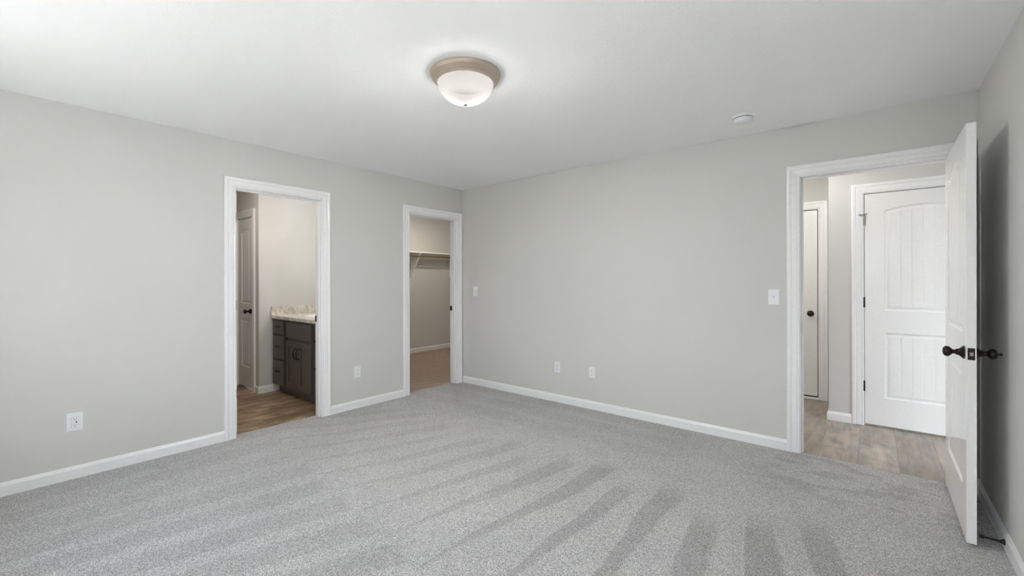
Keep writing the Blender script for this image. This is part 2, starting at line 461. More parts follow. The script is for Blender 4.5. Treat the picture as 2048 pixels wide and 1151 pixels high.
# ------------------------------------------------------------------ baseboards
BB = [(0, 0), (0.0135, 0), (0.0135, 0.060), (0.0115, 0.066), (0.0085, 0.071), (0.0065, 0.076), (0.004, 0.0815), (0, 0.0815)]
def baseboard(name, a, b, fn, label):
    o = MB().extrude(BB, a, b, fn).build(name, M['trim']); return tag(o, label, 'baseboard', kind='structure')
cw = 0.083   # casing width
baseboard('baseboard_left', YF, DB[0]-0.005-cw, lambda t, z, y: (t, y, z), 'white baseboard left of the bathroom doorway, below the large outlet')
baseboard('baseboard_left', DB[1]+0.005+cw, DC[0]-0.005-cw, lambda t, z, y: (t, y, z), 'short white baseboard between the two narrow doorways')
baseboard('baseboard_back', 0.016, DH[0]-0.005-cw, lambda t, z, x: (x, -t, z), 'long white baseboard under the two outlets on the switch wall')
baseboard('baseboard_right', YF, -0.019, lambda t, z, y: (W-t, y, z), 'white baseboard running behind the open door, holding the black door stop')
baseboard('baseboard_front', 0.016, W-0.016, lambda t, z, x: (x, YF+t, z), 'white baseboard under the two daylight windows')
# the hall corner is wrapped by one mitred baseboard
def wrap_baseboard():
    mb = MB(); n = len(BB)
    x1 = DD[0]-0.005-cw
    ring = lambda p: [(t, z) for t, z in BB]
    vs = [(x1, HY-t, z-0.006) for t, z in BB] + [(HX-t, HY-t, z-0.006) for t, z in BB] + [(HX-t, FY-0.001, z-0.006) for t, z in BB]
    fs = []
    for j in range(2):
        for i in range(n): fs.append((j*n+i, j*n+(i+1) % n, (j+1)*n+(i+1) % n, (j+1)*n+i))
    fs += [tuple(range(n)), tuple(range(2*n, 3*n))]
    mb.add(vs, fs); return tag(mb.build('baseboard_hall', M['trim']), 'short white baseboard wrapping the hall wall corner beside the arched-panel door', 'baseboard', kind='structure')
wrap_baseboard()
def wrap_baseboard_bath():
    mb = MB(); n = len(BB)
    y1 = -1.652; x1 = DL[1]+0.005+cw
    vs = [(BX+t, y1, z-0.006) for t, z in BB] + [(BX+t, BY-t, z-0.006) for t, z in BB] + [(x1, BY-t, z-0.006) for t, z in BB]
    fs = []
    for j in range(2):
        for i in range(n): fs.append((j*n+i, j*n+(i+1) % n, (j+1)*n+(i+1) % n, (j+1)*n+i))
    fs += [tuple(range(n)), tuple(range(2*n, 3*n))]
    mb.add(vs, fs); return tag(mb.build('baseboard_bathroom', M['trim']), 'short white baseboard at the bathroom wall corner left of the vanity', 'baseboard', kind='structure')
wrap_baseboard_bath()
baseboard('baseboard_closet', -1.07, 2.28, lambda t, z, y: (-2.31+t, y, z-0.003), 'white baseboard along the closet wall above the tan carpet')

# ------------------------------------------------------------------ door frames
CP = [(0, 0), (0, .0075), (.003, .0105), (.009, .0115), (.012, .0095), (.015, .0085), (.019, .0115), (.030, .0130), (.046, .0142),
      (.049, .0122), (.052, .0122), (.056, .0160), (.062, .0182), (.072, .0185), (.078, .0172), (.082, .0135), (.083, .010), (.083, 0)]
def casing(mb, a, b, ztop, fn, zbot=-0.004):
    """mitred casing around an opening a..b, fn(s, z, t) -> point"""
    r = 0.005; n = len(CP); a -= r; b += r; zt = ztop + r
    vs = []
    for k in range(4):
        for w, t in CP:
            s, z = ((a-w, zbot), (a-w, zt+w), (b+w, zt+w), (b+w, zbot))[k]
            vs.append(fn(s, z, t))
    fs = []
    for j in range(3):
        for i in range(n-1): fs.append((j*n+i, j*n+i+1, (j+1)*n+i+1, (j+1)*n+i))
    fs += [tuple(range(n)), tuple(range(3*n, 4*n))]
    mb.add(vs, fs)
def frame(name, label, a, b, fn, stop_at=None, depth=T, both=True, zb=-0.006):
    """jambs, stop and casings; fn(s, z, d): d is the distance into the wall, negative in front of it"""
    root = thing(name, label, 'door frame', fn((a+b)/2, 0, 0), kind='structure')
    inv = Vector(fn((a+b)/2, 0, 0))
    loc = lambda s, z, d: Vector(fn(s, z, d)) - inv
    def bx(mb, s0, s1, z0, z1, d0, d1):
        mb.box(loc(s0, z0, d0), loc(s1, z1, d1)); return mb
    j = MB(); bx(j, a-jt, a, zb, DZ+jt, -0.0005, depth+0.0005); bx(j, b, b+jt, zb, DZ+jt, -0.0005, depth+0.0005); bx(j, a, b, DZ, DZ+jt, -0.0005, depth+0.0005)
    j.build('jamb', M['trim'], root, bevel=0.0012)
    if stop_at is not None:
        st = MB(); s0, s1 = stop_at
        bx(st, a, a+.010, zb, DZ, s0, s1); bx(st, b-.010, b, zb, DZ, s0, s1); bx(st, a+.010, b-.010, DZ-.010, DZ, s0, s1)
        st.build('stop_molding', M['trim'], root, bevel=0.002)
    c = MB(); casing(c, a, b, DZ, lambda s, z, t: loc(s, z, -t)); c.build('casing', M['trim'], root)
    if both:
        c = MB(); casing(c, a, b, DZ, lambda s, z, t: loc(s, z, depth+t)); c.build('casing', M['trim'], root)
    return root, loc, bx
HZ = (0.30, 1.07, 1.80)    # hinge heights
def plate_box(bx, root, name, mat, s0, s1, z0, z1, d0, d1):
    return bx(MB(), s0, s1, z0, z1, d0, d1).build(name, mat, root, bevel=0.0006)

# bathroom frame (door hung on the left jamb, inside the bathroom)
fr, loc, bx = frame('trim_1', 'white door frame around the bathroom doorway with the vanity', DB[0], DB[1], lambda s, z, d: (-d, s, z), (0.030, 0.072))
for hz in (0.332, 1.082, 1.825): plate_box(bx, fr, 'hinge', M['bronze'], DB[0], DB[0]+0.0025, hz-0.044, hz+0.044, 0.078, T+0.002)
plate_box(bx, fr, 'strike_plate', M['bronze'], DB[1]-0.0025, DB[1], 0.895, 0.952, 0.080, T+0.003)
# closet frame
fr, loc, bx = frame('trim_2', 'white door frame around the closet doorway in the room corner', DC[0], DC[1], lambda s, z, d: (-d, s, z), (0.030, 0.072))
for hz in HZ: plate_box(bx, fr, 'hinge', M['bronze'], DC[0], DC[0]+0.0025, hz-0.044, hz+0.044, 0.078, T+0.002)
plate_box(bx, fr, 'strike_plate', M['bronze'], DC[1]-0.0025, DC[1], 0.910, 0.967, 0.080, T+0.003)
# hall frame (door opens into the bedroom)
fr, loc, bx = frame('trim_3', 'white door frame around the wide doorway to the hall', DH[0], DH[1], lambda s, z, d: (s, d, z), (0.040, 0.082))
sp = MB(); bx(sp, DH[0], DH[0]+0.0025, 0.895, 0.965, -0.004, 0.034); sp.build('strike_plate', M['steel'], fr, bevel=0.0006)
# frames of the three closed doors
fr, loc, bx = frame('trim_4', 'white door frame around the arched-panel door in the hall', DD[0], DD[1], lambda s, z, d: (s, HY+d, z), (0.042, 0.085), both=False)
fr, loc, bx = frame('trim_5', 'white door frame around the plain far hall door', DE[0], DE[1], lambda s, z, d: (s, FY+d, z), None, both=False)
wsr = MB(); bx(wsr, DE[0], DE[1], 0.0, DZ, 0.030, 0.045); wsr.build('weatherstrip', M['gasket'], fr)
th = MB(); bx(th, DE[0], DE[1], -0.006, 0.014, -0.030, 0.10); th.build('threshold', M['trim'], fr, bevel=0.004)
fr, loc, bx = frame('trim_6', 'narrow white frame around the small panelled bathroom door', DL[0], DL[1], lambda s, z, d: (s, BY+d, z), (0.042, 0.085), both=False)

# ------------------------------------------------------------------ panelled doors
def door_mesh(Wd, Hd, th, stile, panels, rise, grooves, pr):
    """slab with moulded panels on both faces. local: x width, y thickness, z height"""
    P = [0.0, pr*0.10, pr*0.32, pr*0.55, pr*1.0]; D = [0.0, 0.0045, 0.0085, 0.0085, 0.0035]
    def prof(t):
        if t <= 0: return 0.0
        for i in range(4):
            if t <= P[i+1]: return D[i] + (D[i+1]-D[i])*(t-P[i])/(P[i+1]-P[i])
        return D[4]
    us = {0.0, Wd}
    for p in P: us |= {stile+p, Wd-stile-p}
    gw = 0.004
    for g in grooves:
        for q in (-gw, 0, gw): us.add(g+q)
    us = sorted(us)
    ext = []
    for a, b in zip(us, us[1:]):
        n = max(1, int((b-a)/0.016)) if stile <= a < Wd-stile else 1
        ext += [a + (b-a)*i/n for i in range(n)]
    us = ext + [us[-1]]
    rows = []      # (v, panel index or None, distance to the panel's top/bottom, weight of the arch)
    rows.append((0.0, None, 0, 0))
    for pi, (v0, v1) in enumerate(panels):
        for p in P: rows.append((v0+p, pi, p, 0.0))
        for p in reversed(P): rows.append((v1-p, pi, p, 1.0 if pi == len(panels)-1 else 0.0))
    rows.append((Hd, None, 0, 0))
    half = (Wd-2*stile)/2
    def arch(u):
        t = (u-Wd/2)/half
        return rise*(1-t*t) if abs(t) < 1 else 0.0
    def depth(u, r):
        if r[1] is None: return 0.0
        tu = min(u-stile, Wd-stile-u); t = min(tu, r[2] if r[2] < P[-1] else 9)
        d = prof(t)
        if t >= P[-1]-1e-6:
            for g in grooves:
                if abs(u-g) < 1e-6: d += 0.0035
        return d
    # the grooves stop at the moulding, so give the field its own rows
    rr = []
    for r in rows:
        rr.append(r)
        if r[1] is not None and abs(r[2]-P[-1]) < 1e-9:
            first = r[3] == 0.0 and (len(rr) < 2 or rr[-2][2] < r[2])
    out = []
    for i, r in enumerate(rows):
        out.append(r)
    # field rows: 6 mm inside the moulding
    fin = []
    for r in out:
        if r[1] is not None and abs(r[2]-P[-1]) < 1e-9:
            pv0, pv1 = panels[r[1]]
            if r[0] < (pv0+pv1)/2: fin += [(r[0], r[1], P[-1], r[3], 0), (r[0]+0.006, r[1], 9, r[3], 1)]
            else: fin += [(r[0]-0.006, r[1], 9, r[3], 1), (r[0], r[1], P[-1], r[3], 0)]
        else: fin.append((*r, 0))
    vs, fs = [], []
    nu, nv = len(us), len(fin)
    def dep(u, r):
        if r[1] is None: return 0.0
        tu = min(u-stile, Wd-stile-u)
        if tu <= 0: return 0.0
        t = min(tu, r[2]); d = prof(t)
        if r[4] and tu >= P[-1]+0.004:
            for g in grooves:
                if abs(u-g) < 1e-6: d += 0.0035
        return d
    for side in (0, 1):
        for r in fin:
            for u in us:
                d = dep(u, r); v = r[0] + r[3]*arch(u)
                vs.append((u, d if side == 0 else th-d, v))
    N = nu*nv
    for j in range(nv-1):
        for i in range(nu-1):
            a = j*nu+i
            fs.append((a, a+1, a+nu+1, a+nu)); fs.append((N+a, N+a+nu, N+a+nu+1, N+a+1))
    for i in range(nu-1):
        fs.append((i, N+i, N+i+1, i+1)); t = (nv-1)*nu+i; fs.append((t, t+1, N+t+1, N+t))
    for j in range(nv-1):
        a = j*nu; fs.append((a, a+nu, N+a+nu, N+a)); b = a+nu-1; fs.append((b, N+b, N+b+nu, b+nu))
    mb = MB(); mb.add(vs, fs); return mb
def rot_y(sign):
    """maps lathe axis z to local +y or -y"""
    return Matrix.Rotation(-sign*PI/2, 4, 'X')
KNOB = [(0.0325, 0.0), (0.0325, 0.003), (0.029, 0.007), (0.0215, 0.014), (0.0165, 0.020), (0.0155, 0.024), (0.0165, 0.026), (0.0125, 0.030), (0.0105, 0.034),
        (0.0105, 0.040), (0.0135, 0.043), (0.0195, 0.0475), (0.0245, 0.0535), (0.0262, 0.060), (0.0250, 0.0665), (0.0205, 0.072), (0.0135, 0.0755), (0.004, 0.077)]
ROSE = KNOB[:7] + [(0.0125, 0.030)]; BALL = [(0.0105, 0.029)] + KNOB[8:]
def add_knob(door, u, z, y, sign, button=False):
    mtx = Matrix.Translation((u, y, z)) @ rot_y(sign)
    k = MB().lathe(BALL, 40, mtx).build('knob', M['bronze'], door, smooth=True)
    MB().lathe(ROSE, 40, mtx).build('rose', M['bronze'], k, smooth=True)
    if button:
        MB().lathe([(0.0045, 0.076), (0.0045, 0.085), (0.0065, 0.0865), (0.0065, 0.091), (0.004, 0.092)], 20, mtx).build('lock_button', M['bronze'], k, smooth=True)
def add_hinge(door, x, y, z, mat, r=0.0065, hgt=0.088):
    mb = MB()
    for i in range(5):
        h0 = z-hgt/2 + hgt*i/5; mb.lathe([(r, h0+0.0006), (r, h0+hgt/5-0.0006)], 14, Matrix.Translation((x, y, 0)))
    mb.lathe([(r*0.8, z+hgt/2), (r*0.8, z+hgt/2+0.004)], 14, Matrix.Translation((x, y, 0)))
    return mb.build('hinge', mat, door, smooth=True)
def panel_door(name, label, Wd, Hd, loc, rotz, knob_z=0.92, knobs=((-1, False),), hinges_at=None, mat=None, th=0.035, stile=0.134, pr=0.036, scale=1.0, ng=6):
    root = thing(name, label, 'door', loc, (0, 0, rotz), kind='structure')
    gx = []
    f0, f1 = stile+pr, Wd-stile-pr
    pitch = (f1-f0)/ng
    gx = [f0 + pitch*i for i in range(1, ng)]
    mb = door_mesh(Wd, Hd, th, stile, [(0.240, 0.812), (1.004, 1.872)], 0.040*scale, gx, pr)
    mb.build('door_slab', mat or M['door'], root, bevel=0.0)
    for sgn, btn in knobs:
        add_knob(root, Wd-0.062, knob_z, 0.0 if sgn < 0 else th, sgn, btn)
    return root

# bedroom door, swung open; local +x runs from the hinges to the free edge, local y = 0 face looks into the room
hx, hy, hz0 = 4.3712, -0.020, 0.018
fx, fy = 4.3672, -0.835
ang = math.atan2(fy-hy, fx-hx); Wd = math.hypot(fy-hy, fx-hx)
d1 = panel_door('door_1', 'white panelled door standing wide open beside the right wall', Wd, 2.022, (hx, hy, hz0), ang, 0.910, ((-1, False), (1, True)), stile=0.122)
lp = MB(); lp.box((Wd-0.001, 0.0050, 0.910-0.0285), (Wd+0.0016, 0.030, 0.910+0.0285))
lpo = lp.build('latch_plate', M['bronze'], d1, bevel=0.003)
lb = MB(); lb.extrude([(0, 0.0105), (0.0105, 0.0115), (0.003, 0.0245), (0, 0.0245)], 0.910-0.0085, 0.910+0.0085, lambda p, q, z: (Wd+0.001+p, q, z))
lb.build('latch_bolt', M['steel'], lpo)
for z in HZ: add_hinge(d1, -0.008, 0.037, z-hz0, M['bronze'], 0.0065)

# hall closet door, closed: local x from the left (hinge) edge, face y = 0 looks to the bedroom
d2 = panel_door('door_2', 'closed white arched-panel door with plank grooves across the hall', DD[1]-DD[0]-0.006, 2.030, (DD[0]+0.004, HY+0.004, 0.014), 0.0, 0.91, ((-1, False),))
hl = [add_hinge(d2, -0.003, -0.004, z-0.014, M['bronze'], 0.0062) for z in (0.345, 1.086)]
ht = add_hinge(d2, -0.003, -0.006, 1.815-0.014, M['hinge_nickel'], 0.0085)
ds = MB(); zz = 1.866-0.014
ds.tube([(0.012, -0.020, zz+0.004), (-0.003, -0.006, zz), (-0.020, -0.022, zz-0.003), (-0.031, -0.026, zz-0.003)], 0.0035, 10)
ds.lathe([(0.0075, 0), (0.0075, 0.006), (0.005, 0.008)], 14, Matrix.Translation((-0.037, -0.026, zz-0.003)) @ Matrix.Rotation(PI/2, 4, 'Y'))
ds.lathe([(0.0075, 0), (0.0075, 0.006), (0.005, 0.008)], 14, Matrix.Translation((0.018, -0.022, zz+0.004)) @ Matrix.Rotation(-PI/2, 4, 'Y'))
ds.build('hinge_pin_stop', M['hinge_nickel'], ht, smooth=True)

# far hall door: smooth slab, knob on the right
d3 = thing('door_3', 'plain white far hall door with round bronze knob, behind the hall corner', 'door', (DE[0]+0.004, FY+0.006, 0.030), kind='structure')
w3 = DE[1]-DE[0]-0.0115
door_mesh(w3, DZ-0.030-0.009, 0.042, 0.150, [(0.240, 0.812), (1.004, 1.872)], 0.030, [], 0.036).build('door_slab', M['door'], d3)
add_knob(d3, w3-0.062, 0.892, 0.0, -1, False)
# bathroom door, swung into the bathroom: only its hinge edge shows behind the left jamb
d5 = panel_door('door_5', 'white bathroom door swung inwards, only its hinge edge showing at the left jamb of the narrow doorway', 0.706, 2.026, (-0.124, -2.512, 0.012), PI, 0.917, ((-1, False), (1, False)), stile=0.112, ng=5, pr=0.034)
for z in (0.332, 1.082, 1.825):
    MB().box((-0.0018, 0.002, z-0.012-0.040), (0.001, 0.031, z-0.012+0.040)).build('hinge', M['bronze'], d5, bevel=0.0005)
# small bathroom door, closed, knob on the right
d4 = panel_door('door_4', 'small white panelled bathroom door with bronze knob, left of the vanity', DL[1]-DL[0]-0.006, 2.026, (DL[0]+0.003, BY+0.004, 0.012), 0.0, 0.917, ((-1, False),), stile=0.108, ng=3, pr=0.034)

# ------------------------------------------------------------------ window behind the camera
def window(WIN, name, label):
    x0, x1, z0, z1 = WIN
    root = thing(name, label, 'window', ((x0+x1)/2, YF, z0), kind='structure')
    o = Vector(((x0+x1)/2, YF, z0)); L = lambda x, y, z: Vector((x, y, z)) - o
    f = MB(); y0, y1 = YF-0.10, YF-0.04; t = 0.045; xm = (x0+x1)/2; zm = (z0+z1)/2
    f.box(L(x0, y0, z0), L(x0+t, y1, z1)).box(L(x1-t, y0, z0), L(x1, y1, z1)).box(L(xm-t, y0, z0+t), L(xm+t, y1, z1-t))
    f.box(L(x0+t, y0, z0), L(x1-t, y1, z0+t)).box(L(x0+t, y0, z1-t), L(x1-t, y1, z1))
    f.box(L(x0+t, y0+.01, zm-.02), L(xm-t, y1-.01, zm+.02)).box(L(xm+t, y0+.01, zm-.02), L(x1-t, y1-.01, zm+.02))
    f.build('window_frame', M['trim'], root, bevel=0.003)
    for a, b in ((x0+t, xm-t), (xm+t, x1-t)):
        MB().box(L(a, YF-0.074, z0+t), L(b, YF-0.070, z1-t)).build('pane', M['glass'], root)
    c = MB()
    n = len(CP)
    c.box(L(x0-.08, YF, z0-.08), L(x0, YF+.018, z1+.08)).box(L(x1, YF, z0-.08), L(x1+.08, YF+.018, z1+.08)).box(L(x0, YF, z1), L(x1, YF+.018, z1+.08)).box(L(x0, YF, z0-.08), L(x1, YF+.018, z0))
    c.build('casing', M['trim'], root, bevel=0.003)
    MB().box(L(x0, YF-0.04, z0), L(x1, YF+0.03, z0+0.018)).build('window_sill', M['trim'], root, bevel=0.004)
window(WINS[0], 'window_1', 'white double window in the front wall, the one nearer the doorway wall with the outlet')
window(WINS[1], 'added_window', 'added white double window in the front wall, lightening the shadow behind the open bedroom door')  # unseen window, added to lighten the wall behind the open door

# ------------------------------------------------------------------ lamps
PAN = [(0.02, 0.0), (0.1955, 0.0), (0.197, -0.0025), (0.1965, -0.007), (0.192, -0.013), (0.187, -0.0195), (0.1845, -0.0215), (0.1865, -0.024), (0.1862, -0.0275), (0.183, -0.0295), (0.178, -0.033), (0.1715, -0.0385), (0.1685, -0.0405), (0.1705, -0.043), (0.1698, -0.0465), (0.1655, -0.050), (0.160, -0.0535), (0.1562, -0.0545), (0.1558, -0.0525), (0.1558, -0.044), (0.1558, -0.0425)]
def dome_prof():
    R, d, z0 = 0.1547, 0.110, -0.050
    out = []
    out.append((R, z0+0.004)); out.append((R+0.001, z0-0.006)); 
    for i in range(1, 17):
        a = i/16*PI/2; out.append(((R)*math.cos(a)**0.92 if i < 16 else 0.006, z0-0.006-d*math.sin(a)**1.15))
    return out
def flush_lamp(loc, label, watts, col):
    r = thing('ceiling_lamp', label, 'lamp', loc, group='flush-mount ceiling lamps')
    MB().lathe(PAN, 72, cap=False).build('lamp_pan', M['nickel'], r, smooth=True)
    MB().lathe([(0.1557, -0.0455), (0.1557, -0.0425), (0.01, -0.0425), (0.01, -0.0455)], 48).build('dark_baffle', M['socket'], r, smooth=True)  # black disc added to keep the bowl's inside from blowing out
    dp = dome_prof()
    MB().lathe(dp, 72, cap=False).build('lamp_shade', M['dome'], r, smooth=True)
    zb = dp[-1][1]
    MB().lathe([(0.0125, zb+0.002), (0.0135, zb-0.002), (0.011, zb-0.006), (0.006, zb-0.0095), (0.001, zb-0.010)], 24).build('finial', M['steel'], r, smooth=True)
    return r
def bulbs(root, watts, col, spread=0.048, z=-0.136, rad=0.026):
    for s in (-1, 1):
        ld = bpy.data.lights.new('lamp_bulb', 'POINT'); ld.energy = watts/2; ld.color = col; ld.shadow_soft_size = rad
        o = bpy.data.objects.new('lamp_bulb', ld); COL.objects.link(o); o.parent = root
        o.location = (s*spread*0.7742, s*spread*0.6330, z)
lamp = flush_lamp((2.268, -2.144, H), 'lit nickel flush-mount lamp with frosted glass bowl on bedroom ceiling', LAMP_W, None)
bulbs(lamp, LAMP_W, (1.0, 0.993, 0.972))
hl_ = dup(lamp, (3.50, 0.55, H), 0.0, 'flush-mount lamp on the hall ceiling, above the view through the wide doorway')
hl_fill = dup(lamp, (2.55, 1.05, H), 0.0, 'added flush-mount fill lamp further along the hall ceiling, out of view to the left')  # unseen fixture added to raise the hall's ambient light
bl_fill = dup(lamp, (-0.88, -2.55, H), 0.0, 'added flush-mount fill lamp on the bathroom ceiling, out of view left of the doorway')  # unseen fixture added to fill the bathroom walls and door with light
cl_ = dup(lamp, (-1.25, 0.75, H), 0.0, 'flush-mount lamp on the closet ceiling, above the view through the corner doorway')
for r_, w_, c_ in ((hl_, HALL_W, (1.0, 0.965, 0.915)), (hl_fill, HALL_FILL_W, (1.0, 0.955, 0.89)), (bl_fill, BATH_FILL_W, (1.0, 0.90, 0.78)), (cl_, CLOSET_W, (1.0, 0.90, 0.78))):
    for ch in list(r_.children):
        if ch.type == 'LIGHT': bpy.data.objects.remove(ch)
    bulbs(r_, w_, c_)

# bathroom vanity light above the (hidden) mirror
vl = thing('vanity_light', 'bar light with glass shades above the bathroom vanity, hidden by the door frame', 'lamp', (-0.76, -1.185, 2.03))
MB().box((-0.30, -0.030, -0.055), (0.30, 0.0, 0.055)).build('back_plate', M['bronze'], vl, bevel=0.006)
for i in (-1, 0, 1):
    a = MB().tube([(i*0.2, -0.03, 0.0), (i*0.2, -0.10, 0.0), (i*0.2, -0.13, -0.02)], 0.009).build('arm', M['bronze'], vl, smooth=True)
    MB().lathe([(0.035, -0.02), (0.05, -0.06), (0.065, -0.14)], 24, Matrix.Translation((i*0.2, -0.13, 0)), cap=False).build('lamp_shade', M['shade'], a, smooth=True)
    ld = bpy.data.lights.new('lamp_bulb', 'POINT'); ld.energy = BATH_W/3; ld.color = (1.0, 0.98, 0.95); ld.shadow_soft_size = 0.025
    o = bpy.data.objects.new('lamp_bulb', ld); COL.objects.link(o); o.parent = vl; o.location = (i*0.2, -0.13, -0.085)

# ------------------------------------------------------------------ smoke detector
sd = thing('smoke_detector', 'round white smoke detector on the ceiling near the wide doorway', 'smoke detector', (3.322, -0.455, H))
MB().lathe([(0.072, 0.0), (0.072, -0.008), (0.068, -0.014), (0.05, -0.0145)], 48).build('base_ring', M['plate'], sd, smooth=True)
MB().lathe([(0.050, -0.0140), (0.057, -0.0165), (0.060, -0.0185), (0.0595, -0.034), (0.056, -0.043), (0.047, -0.0485), (0.02, -0.050), (0.004, -0.050)], 48).build('cover', M['plate'], sd, smooth=True)
MB().lathe([(0.0575, -0.0140), (0.0575, -0.0185)], 48).build('vent_slot', M['slot'], sd, smooth=True)

# ------------------------------------------------------------------ outlets and switches; local x along the wall, y = 0 on the wall, -y out of it
def plate_mesh(w, h):
    mb = MB(); t = 0.0055
    ring = [(-w/2, -h/2), (w/2, -h/2), (w/2, h/2), (-w/2, h/2)]
    vs = []
    for ins, y in ((0, 0), (0, -0.002), (0.004, -t), ):
        for x, z in ring: vs.append((x - math.copysign(ins, x), y, z - math.copysign(ins, z)))
    fs = []
    for j in range(2):
        for i in range(4): fs.append((j*4+i, j*4+(i+1) % 4, (j+1)*4+(i+1) % 4, (j+1)*4+i))
    fs += [(0, 1, 2, 3), (8, 9, 10, 11)]
    mb.add(vs, fs); return mb
def slots(mb, cx, cz, s=1.0, y0=-0.0088):
    mb.box((cx-0.0075*s, y0, cz+0.001), (cx-0.0055*s, -0.004, cz+0.0095*s))
    mb.box((cx+0.0052*s, y0, cz+0.002), (cx+0.0075*s, -0.004, cz+0.0085*s))
    mb.lathe([(0.0027*s, 0), (0.0027*s, 0.004)], 12, Matrix.Translation((cx, -0.0048, cz-0.0065*s)) @ Matrix.Rotation(PI/2, 4, 'X'))
def outlet(loc, rz, label, group):
    r = thing('outlet', label, 'outlet', loc, (0, 0, rz), group)
    plate_mesh(0.0725, 0.1165).build('cover_plate', M['plate'], r, bevel=0.0012)
    for s in (-1, 1):
        c = MB(); n = 24; pts = []
        for i in range(n):
            a = 2*PI*i/n; pts.append((0.0172*math.cos(a), max(-0.0135, min(0.0135, 0.0172*math.sin(a)))))
        c.extrude(pts, -0.0080, -0.004, lambda p, q, y: (p, y, q + s*0.0195))
        ro = c.build('receptacle', M['plate'], r, bevel=0.0006)
        m = MB(); slots(m, 0, s*0.0195); m.build('socket_slots', M['slotgrey'], ro)
    MB().lathe([(0.003, 0), (0.003, 0.0015)], 12, Matrix.Translation((0, -0.0050, 0)) @ Matrix.Rotation(PI/2, 4, 'X')).build('screw', M['steel'], r, smooth=True)
    return r
o1 = outlet((0, -1.470, 0.366), PI/2, 'white outlet between the two narrow doorways', 'duplex outlets')
dup(o1, (1.446, 0, 0.366), 0.0, 'white outlet under the switch wall, left of the pair, nearer the corner')
dup(o1, (1.861, 0, 0.366), 0.0, 'white outlet under the switch wall, right of the pair, nearer the open door')
g = thing('outlet', 'large white safety outlet with test buttons on the left wall', 'outlet', (0, -3.495, 0.367), (0, 0, PI/2))
plate_mesh(0.0785, 0.1225).build('cover_plate', M['plate'], g, bevel=0.0012)
MB().box((-0.0180, -0.0060, -0.0350), (0.0180, -0.004, 0.0350)).build('shadow_gap', M['slotgrey'], g)
rc = MB().box((-0.0175, -0.0086, -0.0345), (0.0175, -0.004, 0.0345)).build('receptacle', M['plate'], g, bevel=0.0012)
for z_ in (0.021, -0.021):
    m = MB(); slots(m, 0, z_, 1.0, -0.0094); m.build('socket_slots', M['slotgrey'], rc)
MB().box((-0.011, -0.0100, -0.0035), (-0.001, -0.004, 0.0035)).build('reset_button', M['plate'], rc, bevel=0.0005)
MB().box((0.003, -0.0100, -0.0045), (0.0095, -0.004, 0.0045)).build('test_button', M['slot'], rc, bevel=0.0005)
def switch(loc, rz, label, toggle):
    r = thing('light_switch', label, 'light switch', loc, (0, 0, rz))
    plate_mesh(0.0765, 0.1215).build('cover_plate', M['plate'], r, bevel=0.0012)
    if toggle:
        MB().box((-0.0055, -0.0062, -0.0125), (0.0055, -0.004, 0.0125)).build('shadow_gap', M['slotgrey'], r)
        MB().box((-0.0050, -0.0068, -0.0118), (0.0050, -0.004, 0.0118)).build('switch_collar', M['plate'], r)
        t = MB(); t.extrude([(-0.005, 0.004), (-0.019, 0.014), (-0.0205, 0.0075), (-0.005, -0.006)], -0.0038, 0.0038, lambda p, q, x: (x, p, q))
        t.build('toggle', M['plate'], r, bevel=0.0008)
        for s in (-1, 1):
            MB().lathe([(0.003, 0), (0.003, 0.0015)], 12, Matrix.Translation((0, -0.0050, s*0.030)) @ Matrix.Rotation(PI/2, 4, 'X')).build('screw', M['plate'], r, smooth=True)
    else:
        MB().box((-0.0175, -0.0062, -0.0345), (0.0175, -0.004, 0.0345)).build('shadow_gap', M['slotgrey'], r)
        t = MB(); t.extrude([(-0.004, -0.0338), (-0.0100, -0.0338), (-0.0065, 0.0), (-0.0085, 0.0338), (-0.004, 0.0338)], -0.0168, 0.0168, lambda p, q, x: (x, p, q))
        t.build('rocker', M['plate'], r, bevel=0.0006)
switch((3.437, 0, 1.155), 0, 'white toggle switch beside the wide doorway', True)
switch((0.235, 0, 1.152), 0, 'white rocker switch near the room corner beside the closet doorway', False)

# ------------------------------------------------------------------ door stop on the right baseboard
st = thing('door_stop', 'black rigid door stop on the baseboard behind the open door', 'door stop', (W-0.0135, -0.772, 0.040))
my = Matrix.Rotation(-PI/2, 4, 'Y')
MB().lathe([(0.0135, 0.0), (0.0135, 0.003), (0.0105, 0.008), (0.0065, 0.014), (0.0048, 0.022), (0.0042, 0.050), (0.0046, 0.066)], 20, my).build('stop_rod', M['bronze'], st, smooth=True)
MB().lathe([(0.0046, 0.066), (0.0072, 0.068), (0.0075, 0.080), (0.006, 0.083), (0.001, 0.083)], 20, my).build('rubber_tip', M['rubber'], st, smooth=True)

# ------------------------------------------------------------------ closet shelf
cs = thing('closet_shelf', 'long white closet shelf with hanging rod and brackets', 'shelf', (-2.31, 0.6, 1.79))
MB().box((0, -1.66, -0.019), (0.305, 1.67, 0.0)).build('shelf_board', M['shelf'], cs, bevel=0.001)
MB().box((0, -1.66, -0.108), (0.018, 1.67, -0.019)).build('cleat', M['shelf'], cs, bevel=0.001)
MB().tube([(0.262, -1.66, -0.072), (0.262, 1.67, -0.072)], 0.0125, 20).build('closet_rod', M['rod'], cs, smooth=True)
def bracket(yl):
    b = MB()
    b.extrude([(0.018, -0.022), (0.300, -0.022), (0.303, -0.036), (0.285, -0.050), (0.030, -0.430), (0.020, -0.445), (0.018, -0.445)], yl-0.009, yl+0.009, lambda p, q, y: (p, y, q))
    bo = b.build('bracket', M['shelf'], cs, bevel=0.0015)
    return bo
for yl in (-0.60, 0.33, 1.25): bracket(yl)

